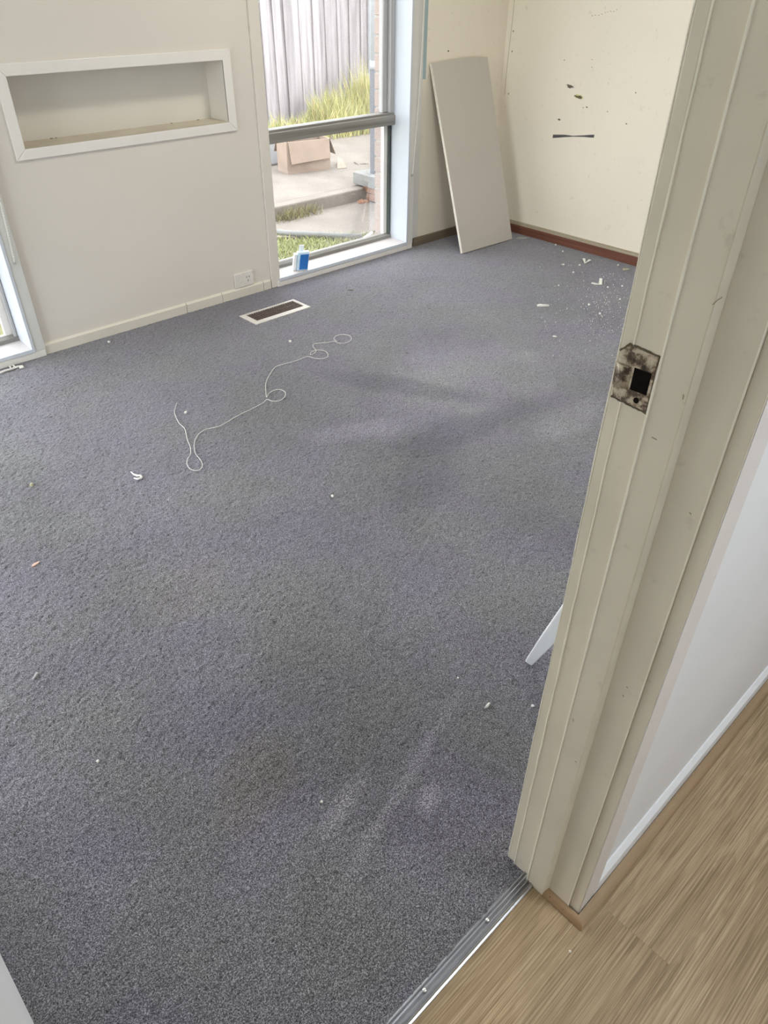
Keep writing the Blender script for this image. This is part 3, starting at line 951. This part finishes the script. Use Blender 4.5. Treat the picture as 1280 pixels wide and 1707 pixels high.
for k in range(9):
    y, z = yz(2.63 - 0.018 * k + random.uniform(-0.004, 0.004), 1.195 + 0.004 * k + random.uniform(-0.003, 0.003))
    blob('scuff', y, z, 0.004, 0.0018, 'skirt_cap', fw, t=0.0008, seed=40 + k, n_=7)
for y, z in ((3.16, 0.78), (3.165, 1.0), (3.17, 1.1)):
    blob('crack_chip', y, z, 0.003, 0.005, 'gouge', fw, t=0.001, seed=int(z * 100), n_=7)
link('corner_crack', MB().tube([(XF - 0.0004, YW - 0.035 + 0.004 * math.sin(z * 9), z) for z in np.linspace(0.77, ZC, 40)], 0.0012, 5), 'skirt_cap', fw)
tpz = []
for y, zc, hh in ((2.778, 0.598, 0.0095), (2.70, 0.610, 0.0065), (2.639, 0.6165, 0.0022), (2.57, 0.626, 0.0040), (2.525, 0.6315, 0.0072), (2.4995, 0.6345, 0.0078)):
    y, zc = yz(y, zc)
    tpz.append((y, zc, hh))
ts = link('tape_strip', MB().prism([(y, z + h) for y, z, h in tpz] + [(y, z - h) for y, z, h in reversed(tpz)], 'x', XF - 0.0015, XF), 'tape_dark')
tag(ts, 'dark grey pinched strip of tape stuck on the cream end wall', 'tape')

# ------------------------------------------------------------------ loose things on the carpet
R_ = np.array([[0.72566877, -0.40962141, 0.55282469], [-0.6879918, -0.44190561, 0.57566198], [0.00849286, -0.79807877, -0.60249327]])


def spot(px_, py_, z=0.0):
    """floor point in metres for a spot measured on the photograph (1280x1707)"""
    d = R_ @ np.array([px_ - 640.0, py_ - 853.5, 1206.0])
    t = (z - CAM_H) / d[2]
    return float(d[0] * t), float(d[1] * t)


cz = [(290, 590), (281, 615), (278, 642), (300, 690), (330, 722), (343, 775), (358, 815), (359, 848), (345, 872), (341, 900), (356, 924), (382, 932), (408, 928), (419, 903), (407, 875), (388, 853), (379, 828), (378, 792), (393, 757), (415, 735), (440, 722), (500, 709), (545, 686), (600, 653), (680, 614), (728, 588), (747, 571), (775, 580), (812, 577), (838, 556), (838, 533), (812, 521), (782, 525), (756, 541), (745, 560), (741, 530), (741, 490), (755, 455), (780, 416), (800, 401), (840, 389), (900, 373), (950, 353), (985, 361), (1020, 365), (1052, 356), (1056, 340), (1040, 325), (1005, 320), (975, 328), (967, 343), (985, 338), (996, 325), (985, 308), (979, 298), (990, 288), (1020, 284), (1060, 281), (1087, 275), (1115, 285), (1150, 283), (1174, 268), (1168, 248), (1135, 241), (1100, 247), (1087, 262), (1100, 276)]
ctl = [Vector((*spot(200 + x / 3.0476, 480 + y / 3.0476), 0.0045)) for x, y in cz]
pts = []
for i in range(len(ctl) - 1):
    p0, p1, p2, p3 = ctl[max(i - 1, 0)], ctl[i], ctl[i + 1], ctl[min(i + 2, len(ctl) - 1)]
    for k in range(5):
        t = k / 5
        pts.append(0.5 * ((2 * p1) + (p2 - p0) * t + (2 * p0 - 5 * p1 + 4 * p2 - p3) * t * t + (3 * p1 - p0 - 3 * p2 + p3) * t ** 3))
pts.append(ctl[-1])
sc_o = link('loose_cord', MB().tube(pts, 0.0011, 5), 'cord', smooth=True)
tag(sc_o, 'long thin white cord lying in loops across the carpet', 'cord')

hk = [(219, 789), (223, 793), (229, 795.5), (234, 795), (237, 797.5), (235, 800), (229, 801), (224, 799.5)]
tag(link('curled_scrap', MB().tube([(*spot(x, y), 0.006) for x, y in hk], [0.002, 0.003, 0.004, 0.004, 0.004, 0.004, 0.0035, 0.002], 6), 'chip', smooth=True),
    'white hook-shaped curl of plastic on the carpet left of the cord', 'scrap')


def chip(px_, py_, l, w_, rot, mat, label, name='plaster_chip', h=0.004, group=None, n_=7, seed=0):
    x, y = spot(px_, py_)
    rr = random.Random(seed + int(px_ * 7 + py_))
    ring = []
    for k in range(n_):
        a = 2 * math.pi * k / n_
        f_ = 1 + 0.35 * rr.uniform(-1, 1)
        u_, v_ = l / 2 * f_ * math.cos(a), w_ / 2 * f_ * math.sin(a)
        ring.append((x + u_ * math.cos(rot) - v_ * math.sin(rot), y + u_ * math.sin(rot) + v_ * math.cos(rot)))
    z0 = 0.001
    o = link(name, MB().loft([[(a, c, z0) for a, c in ring], [(a, c, z0 + h * (0.7 + 0.5 * rr.random())) for a, c in ring],
                              [(x + (a - x) * 0.5, y + (c - y) * 0.5, z0 + h * 1.2) for a, c in ring]]), mat)
    return tag(o, label, 'debris', group)


chip(903, 511, 0.060, 0.018, -0.75, 'chip', 'long pale sliver of plaster alone on open carpet near the end wall', h=0.008)
chip(1042, 450, 0.045, 0.028, -0.4, 'chip_olive', 'olive coloured flake lying against the jamb edge near brown skirting', h=0.004)
chip(925, 562, 0.020, 0.008, -1.2, 'chip', 'tiny white sliver on carpet below the long pale sliver')
chip(871, 397, 0.090, 0.045, -0.7, 'chip_grey', 'flat pale smear of plaster dust beside the foot of the grey board', name='plaster_smear', h=0.001)
chip(812, 1178, 0.020, 0.007, 0.1, 'chip', 'small white peg-shaped scrap nearest the white tapered leg', name='white_scrap', h=0.007)
chip(887, 1178, 0.006, 0.010, 0.9, 'chip', 'tiny white crumb on carpet right beside the door jamb', name='white_scrap', h=0.004)
chip(310, 689, 0.014, 0.010, 0.2, 'chip', 'small white crumb beside the upper end of the cord', name='white_scrap', h=0.006)
chip(53, 810, 0.016, 0.010, 0.5, 'chip_olive', 'small dull greenish crumb near the left edge, above the pink scrap', name='dull_crumb', h=0.008)
chip(59, 942, 0.026, 0.010, 0.4, 'chip_pink', 'pinkish shred of paper on carpet near the left edge', name='paper_shred', h=0.003)
chip(60, 1128, 0.024, 0.007, 0.7, 'chip_grey', 'grey lint shred on carpet at lower left', name='lint_shred', h=0.005)
chip(163, 1270, 0.007, 0.006, 0.7, 'chip', 'lowest white crumb on the carpet at lower left', name='white_scrap', h=0.004)
chip(554, 828, 0.010, 0.009, 0.7, 'chip', 'white crumb near the middle of the carpet', name='white_scrap', h=0.005)
chip(763, 1131, 0.005, 0.005, 0.7, 'chip', 'speck of white left of the tapered leg tip', name='white_scrap', h=0.003)
chip(585, 484, 0.030, 0.008, -0.7, 'gouge', 'dark thin shred on carpet in front of the tall window', name='dark_shred', h=0.002)
chip(484, 570, 0.014, 0.012, 0.3, 'chip', 'small white crumb between floor vent and cord', name='white_scrap', h=0.006)
chip(182, 571, 0.012, 0.010, 0.3, 'chip', 'white crumb at the foot of the baseboard under the niche', name='white_scrap', h=0.006)
chip(536, 1338, 0.005, 0.005, 0.3, 'chip', 'white speck at the lower end of the chalky streak', name='white_scrap', h=0.003)
chip(689, 408, 0.016, 0.012, 0.3, 'chip', 'white crumb at the foot of the window casing by the grey board', name='white_scrap', h=0.006)


def bent(p, label):
    a = [Vector((*spot(x, y), z)) for x, y, z in p]
    rings = []
    for i, q in enumerate(a):
        d = (a[min(i + 1, len(a) - 1)] - a[max(i - 1, 0)]).normalized()
        s_ = d.cross(Vector((0, 0, 1))).normalized()
        rings.append([q + s_ * 0.008 + Vector((0, 0, -0.0015)), q - s_ * 0.008 + Vector((0, 0, -0.0015)), q - s_ * 0.008 + Vector((0, 0, 0.0015)), q + s_ * 0.008 + Vector((0, 0, 0.0015))])
    tag(link('bent_shaving', MB().loft(rings), 'chip'), label, 'debris')


bent([(972.5, 434.5, 0.012), (975, 439.5, 0.003), (983, 436, 0.010)], 'white V-shaped plaster shaving nearer the brown skirting')
bent([(986, 472.5, 0.003), (994, 474.5, 0.003), (1000.5, 475, 0.003), (1000.5, 469, 0.016)], 'white bent plaster shaving further from the brown skirting')
# packing strip near the left window
pk = [(0, 624), (10, 620), (20, 617.5), (26, 614), (22, 611), (17, 613), (20, 617.5), (30, 613.5), (38, 612.5), (40, 614.5), (33, 615.5)]
tag(link('plastic_tie', MB().tube([(*spot(x, y), 0.006) for x, y in pk], 0.0048, 6), 'white_plastic', smooth=True), 'crumpled white plastic tie on carpet under the left window', 'plastic tie')
# crumbs under the gouged wall: the largest as individuals
crumbs = [(926, 409, 'touching the skirting nearest the grey board'), (938, 420, 'second from the grey board along the skirting'),
          (939, 442, 'straight below the second crumb from the board'), (966, 443, 'just left of the V-shaped shaving'),
          (955.5, 455, 'below and left of the V-shaped shaving'), (931, 477, 'alone, left of all the other crumbs'),
          (982, 509, 'the widest, level with the long pale sliver'), (1033, 500, 'beside the jamb, below the olive flake'),
          (1000, 524, 'lowest of the white plaster crumbs'), (1030, 443, 'just left of the olive flake'),
          (1037, 478, 'between olive flake and jamb edge'), (1013, 480, 'just right of the bent shaving')]
for k, (x, y, where) in enumerate(crumbs):
    chip(x, y, 0.011 if k != 6 else 0.017, 0.009, k * 0.7, 'chip', 'white plaster crumb ' + where, name='plaster_crumb', h=0.006, group='plaster crumbs below the gouged wall')
dm = MB()
rr = random.Random(3)
for k in range(300):
    px_ = rr.gauss(1012, 30)
    py_ = rr.gauss(500, 42)
    if rr.random() < 0.25:
        px_, py_ = rr.uniform(900, 1040), rr.uniform(405, 600)
    if px_ > 1075 or py_ < 400 + (px_ - 850) * 0.27:
        continue
    x, y = spot(px_, py_)
    if x > XF - 0.04:
        continue
    r = rr.uniform(0.0008, 0.0026)
    a0 = rr.uniform(0, 3)
    dm.loft([[(x + q * math.cos(a0 + k2 * 1.571), y + q * math.sin(a0 + k2 * 1.571), z) for k2 in range(4)] for q, z in ((r, 0.001), (r * 0.6, 0.003 + r))])
tag(link('plaster_dust', dm, 'chip'), 'fine white plaster dust sprinkled near the end wall', 'dust', kind='stuff')
# crumb on the laminate
cb = spot(950, 1586)
tag(link('wood_crumb', MB().loft([[(cb[0] + r * math.cos(k * 1.05), cb[1] + r * math.sin(k * 1.05), z) for k in range(6)] for r, z in ((0.002, -0.0015), (0.0026, 0.0005), (0.0012, 0.0022))]), 'board_edge'), 'tiny pale crumb on the oak laminate', 'debris')

# ------------------------------------------------------------------ outside
ZL, ZU = -0.30, -0.20
struct(link('ground', MB().box(-14, 16, YB + 0.15, 22, ZL - 0.3, ZL - 0.02).box(-14, XL - 0.16, -8, YB + 0.15, ZL - 0.3, ZL - 0.02), 'soil'), 'earth of the back yard', 'ground')
# brick outer leaf on the right of the window
bw = empty('wall_brick', (3.5, 3.45, ZL))
struct(bw, 'brick outer wall at the right edge of the window', 'brick wall')
link('mortar_core', MB().box(3.262, 4.6, 3.42, 3.502, ZL - 0.1, 2.4), 'mortar', bw)
bx = None
for k in range(29):
    z0 = -0.302 + k * 0.0875
    if bx is None:
        bx = link('brick', MB().box(3.256, 3.486, 3.396, 3.508, z0, z0 + 0.0765), 'brick', bw, 0.003, seg=1)
    else:
        o = bx.copy()
        COL.objects.link(o)
        o.location.z += k * 0.0875
# lower path, patio slab
struct(link('path', MB().prism([(3.30, 4.86), (3.88, 4.40), (4.2, 4.40), (4.655, 4.4), (4.655, 5.2), (2.9, 5.2), (2.9, 5.0)], 'z', ZL - 0.1, ZL), 'conc'), 'dusty concrete path below the patio step', 'path')
ps = empty('patio', (5, 6.3, ZU))
struct(ps, 'raised concrete patio slab with a weathered step edge', 'patio')
link('slab', MB().box(1.0, 12, 5.28, 8.9, ZL - 0.05, ZU), 'conc', ps, 0.006)
link('step_edge', MB().box(1.0, 4.72, 5.165, 5.279, ZL - 0.05, ZU + 0.002), 'conc_edge', ps, 0.012)
# edging pipe between lawn and path
pe = []
for x, y in ((462, 390), (490, 392.5), (520, 394), (550, 395.5), (580, 396.5), (602, 397.5)):
    q = spot(x, y, ZL)
    pe.append((q[0], q[1], ZL + 0.014))
tag(link('garden_pipe', MB().tube(pe, 0.024, 8), M['conc_block'], smooth=True), 'pale round edging pipe between lawn and concrete path', 'pipe')
q0, q1 = spot(606, 401, ZL), spot(620, 391, ZL)
tag(link('offcut', MB().tube([(q0[0], q0[1], ZL + 0.012), (q1[0], q1[1], ZL + 0.012)], 0.014, 6), 'pvc_white'), 'short white offcut lying by the brick wall outside', 'offcut')

# lawn blades
lw = MB()
rr = random.Random(11)


def blade(mb_, x, y, z, h, w_, lean, bend):
    a = rr.uniform(0, 6.283)
    ca_, sa_ = math.cos(a), math.sin(a)
    lx, ly = lean * math.cos(bend), lean * math.sin(bend)
    n_ = len(mb_.v)
    mb_.v += [(x - ca_ * w_, y - sa_ * w_, z), (x + ca_ * w_, y + sa_ * w_, z),
              (x + lx * 0.35 + ca_ * w_ * 0.8, y + ly * 0.35 + sa_ * w_ * 0.8, z + h * 0.6), (x + lx * 0.35 - ca_ * w_ * 0.8, y + ly * 0.35 - sa_ * w_ * 0.8, z + h * 0.6),
              (x + lx, y + ly, z + h)]
    mb_.f += [(n_, n_ + 1, n_ + 2, n_ + 3), (n_ + 3, n_ + 2, n_ + 4)]


cnt = 0
while cnt < 15000:
    if cnt < 12500:
        x, y = rr.uniform(2.3, 4.1), rr.uniform(3.62, 5.0)
    else:
        x, y = rr.uniform(0.6, 2.3), rr.uniform(3.62, 5.6)
    if x > 2.3 and (y - 4.86) > -0.79 * (x - 3.42):
        cnt += 1
        continue
    cnt += 1
    hh = rr.uniform(0.006, 0.03) if x > 2.3 else rr.uniform(0.03, 0.16)
    blade(lw, x, y, ZL - 0.02, hh + 0.02, rr.uniform(0.002, 0.004), rr.uniform(0.01, 0.05), rr.uniform(0, 6.28))


def raw(name, mb_, mat):
    me_ = bpy.data.meshes.new(name)
    me_.from_pydata(mb_.v, [], mb_.f)
    me_.materials.append(M[mat])
    o_ = bpy.data.objects.new(name, me_)
    COL.objects.link(o_)
    return o_


tag(raw('lawn', lw, 'lawn'), 'short patchy green lawn outside the window', 'grass', kind='stuff')
# straw tuft against the step
sw = MB()
for k in range(420):
    x = rr.gauss(3.86, 0.13)
    y = 5.155 - abs(rr.gauss(0, 0.05))
    blade(sw, x, y, ZL, rr.uniform(0.02, 0.11), rr.uniform(0.0015, 0.003), rr.uniform(0.01, 0.09), rr.uniform(0, 6.28))
tag(raw('straw_tuft', sw, 'straw'), 'dry straw tuft growing against the patio step', 'weeds', kind='stuff')
# tall weeds before the fence
tw = MB()
for k in range(13000):
    x = rr.uniform(5.1, 7.5)
    d = rr.random() ** 1.6
    y = 7.72 - d * 0.65
    prof_h = 0.30 + 0.34 * math.exp(-((x - 6.95) / 0.30) ** 2) + 0.12 * math.exp(-((x - 6.35) / 0.25) ** 2)
    if x < 6.1:
        prof_h *= 0.75
        if rr.random() < 0.72:
            continue
    h = prof_h * (rr.uniform(0.35, 1.0) if rr.random() < 0.9 else rr.uniform(1.0, 1.25)) * (1 - 0.5 * d)
    blade(tw, x, y, ZU, h, rr.uniform(0.0025, 0.006), min(0.17, rr.uniform(0.02, 0.2) * (0.5 + h)), rr.uniform(0, 6.28))
tag(raw('tall_weeds', tw, 'weed'), 'tall dry yellow green weeds along the foot of the fence', 'weeds', kind='stuff')

# paling fence, paling by paling
fc = tag(empty('paling_fence', (6.0, 8.0, ZU)), 'weathered grey timber paling fence behind the patio', 'fence')
rr2 = random.Random(5)
x = 4.2
k = 0
while x < 9.0:
    wd = rr2.uniform(0.09, 0.125)
    tilt = rr2.uniform(-0.012, 0.012) - 0.01
    yy = 8.0 + (0.016 if k % 2 else 0.0) + rr2.uniform(-0.004, 0.004)
    tp_ = 1.75 + rr2.uniform(-0.02, 0.02)
    h_ = tp_ - (ZU - 0.05)
    m_ = MB().loft([[(x, yy, ZU - 0.05), (x + wd, yy, ZU - 0.05), (x + wd, yy + 0.014, ZU - 0.05), (x, yy + 0.014, ZU - 0.05)],
                    [(x + tilt * h_, yy, tp_), (x + wd + tilt * h_, yy, tp_), (x + wd + tilt * h_, yy + 0.014, tp_), (x + tilt * h_, yy + 0.014, tp_)]])
    link('paling', m_, 'fence', fc)
    x += wd + (rr2.uniform(-0.028, -0.012) if k % 2 else rr2.uniform(-0.03, 0.004))
    k += 1
for z in (0.1, 0.85, 1.5):
    link('rail', MB().box(4.1, 9.1, 8.035, 8.075, z, z + 0.075), 'fence', fc)
tag(link('thin_post', MB().box(7.305, 7.345, 7.945, 7.985, ZU, 2.2), 'pvc_white', bevel=0.003), 'thin white upright post in front of the fence', 'post')

# concrete landing on bricks, with the down pipe
ld = tag(empty('step_landing', (5.0, 4.95, ZL)), 'small concrete landing on orange bricks beside the down pipe', 'landing')
link('landing_slab', MB().box(4.66, 5.6, 4.55, 5.307, -0.184, -0.085), 'conc_block', ld, 0.006)
for k in range(3):
    link('brick', MB().box(4.685, 4.795, 5.16 - (k + 1) * 0.232, 5.155 - k * 0.232, -0.30, -0.243), 'brick_orange', ld, 0.003, seg=1)
    link('brick', MB().box(4.685, 4.795, 5.21 - (k + 1) * 0.232, 5.205 - k * 0.232, -0.236, -0.184), 'brick_orange', ld, 0.003, seg=1)
dp = tag(empty('down_pipe', (4.765, 5.135, -0.085)), 'upright down pipe, white above its collar and dark grey below', 'pipe')
pxx, pyy = 4.765, 5.135
link('upper_pipe', MB().tube([(pxx, pyy, 0.76), (pxx, pyy, 2.6)], 0.031, 16), 'pvc_white', dp, smooth=True)
link('collar', MB().tube([(pxx, pyy, 0.715), (pxx, pyy, 0.775)], 0.037, 16), 'pvc_white', dp, smooth=True)
link('bracket', MB().box(pxx, pxx + 0.16, pyy - 0.008, pyy + 0.008, 0.735, 0.762), 'pvc_white', dp)
link('lower_pipe', MB().box(pxx - 0.028, pxx + 0.028, pyy - 0.028, pyy + 0.028, -0.085, 0.72), 'post_grey', dp, 0.008)

# cardboard box with flaps, white tub beside it
bxo = tag(empty('cardboard_box', (4.72, 6.2, ZU)), 'open brown cardboard box standing on the patio slab', 'box')
X0, X1, Y0, Y1, Z1 = 4.478, 4.938, 6.037, 6.257, 0.075
t = 0.006
link('box_side', MB().box(X0, X1, Y0, Y0 + t, ZU, Z1), 'cardboard', bxo)
link('box_side', MB().box(X0, X1, Y1 - t, Y1, ZU, Z1), 'cardboard', bxo)
link('box_side', MB().box(X0, X0 + t, Y0 + t, Y1 - t, ZU, Z1), 'cardboard', bxo)
link('box_side', MB().box(X1 - t, X1, Y0 + t, Y1 - t, ZU, Z1), 'cardboard', bxo)
link('box_base', MB().box(X0 + t, X1 - t, Y0 + t, Y1 - t, ZU, ZU + t), 'cardboard_dark', bxo)
link('front_flap', MB().loft([[(X0 + 0.02, Y0 - 0.002, Z1), (X1 - 0.01, Y0 - 0.002, Z1), (X1 - 0.01, Y0 - 0.007, Z1), (X0 + 0.02, Y0 - 0.007, Z1)], [(X0 + 0.03, Y0 - 0.030, -0.11), (X1 - 0.01, Y0 - 0.026, -0.09), (X1 - 0.01, Y0 - 0.031, -0.09), (X0 + 0.03, Y0 - 0.035, -0.11)]]), 'cardboard', bxo)
link('side_flap', MB().loft([[(X1, Y0, Z1), (X1, Y1, Z1), (X1 + 0.005, Y1, Z1), (X1 + 0.005, Y0, Z1)], [(X1 + 0.06, Y0, -0.07), (X1 + 0.06, Y1, -0.07), (X1 + 0.065, Y1, -0.07), (X1 + 0.065, Y0, -0.07)]]), 'cardboard', bxo)
link('back_flap', MB().loft([[(X0, Y1, Z1), (X1, Y1, Z1), (X1, Y1 + 0.005, Z1), (X0, Y1 + 0.005, Z1)], [(X0, Y1 + 0.07, Z1 - 0.12), (X1, Y1 + 0.07, Z1 - 0.12), (X1, Y1 + 0.075, Z1 - 0.12), (X0, Y1 + 0.075, Z1 - 0.12)]]), 'cardboard', bxo)
ang_b = math.radians(-12)
for ch in bxo.children:
    for v_ in ch.data.vertices:
        dx_, dy_ = v_.co.x + bxo.location.x - 4.478, v_.co.y + bxo.location.y - 6.037
        v_.co.x = 4.478 + dx_ * math.cos(ang_b) - dy_ * math.sin(ang_b) - bxo.location.x
        v_.co.y = 6.037 + dx_ * math.sin(ang_b) + dy_ * math.cos(ang_b) - bxo.location.y
wt = tag(empty('white_tub', (4.68, 6.56, ZU)), 'white plastic tub behind the cardboard box', 'tub')
link('tub_body', MB().loft([[(4.68 + a * s_ * 0.8, 6.56 + c * s_ * 0.8, z) for a, c in ((-1, -1), (1, -1), (1, 1), (-1, 1))] for s_, z in ((0.15, ZU), (0.18, 0.02))]), 'pvc_white', wt, 0.02)
link('tub_rim', MB().loft([[(4.68 + a * s_ * 0.8, 6.56 + c * s_ * 0.8, z) for a, c in ((-1, -1), (1, -1), (1, 1), (-1, 1))] for s_, z in ((0.195, 0.01), (0.195, 0.032))]), 'pvc_white', wt, 0.006)
fl_ = [(*spot(562, 282, ZU), ZU + 0.002), (*spot(578, 280.5, ZU), ZU + 0.002), (*spot(571, 272, ZU), ZU + 0.03), (*spot(563, 270, ZU), ZU + 0.05)]
tag(link('paper_sheet', MB().loft([fl_, [(a, c, z + 0.004) for a, c, z in fl_]]), 'cardboard'), 'pale folded sheet beside the cardboard box', 'paper')
for (a, c), lb_ in ((((590, 271), (597, 275)), 'left of two dry leaf curls on the patio'), (((600, 274), (614, 273)), 'right of two dry leaf curls on the patio')):
    p0, p1 = spot(*a, ZU), spot(*c, ZU)
    mid = ((p0[0] + p1[0]) / 2, (p0[1] + p1[1]) / 2)
    tag(link('dry_leaf', MB().loft([[(p[0], p[1] - w_, ZU + 0.002), (p[0], p[1] + w_, ZU + 0.002), (p[0], p[1] + w_ * 0.8, ZU + h_), (p[0], p[1] - w_ * 0.8, ZU + h_)] for p, w_, h_ in ((p0, 0.004, 0.006), (mid, 0.025, 0.012), (p1, 0.004, 0.006))]), 'conc_edge'), lb_, 'leaf')
rb = MB()
for k in range(26):
    x, y, r = min(4.63, rr.gauss(4.60, 0.03)), 5.14 - abs(rr.gauss(0, 0.04)), rr.uniform(0.008, 0.02)
    rb.loft([[(x + q * math.cos(k2 * 1.05 + k), y + q * math.sin(k2 * 1.05 + k), z) for k2 in range(6)] for q, z in ((r, ZL), (r * 0.8, ZL + r * 0.8), (r * 0.2, ZL + r * 1.2))])
tag(link('rubble', rb, 'brick_orange'), 'crumbled brick rubble at the end of the patio step', 'rubble', kind='stuff')
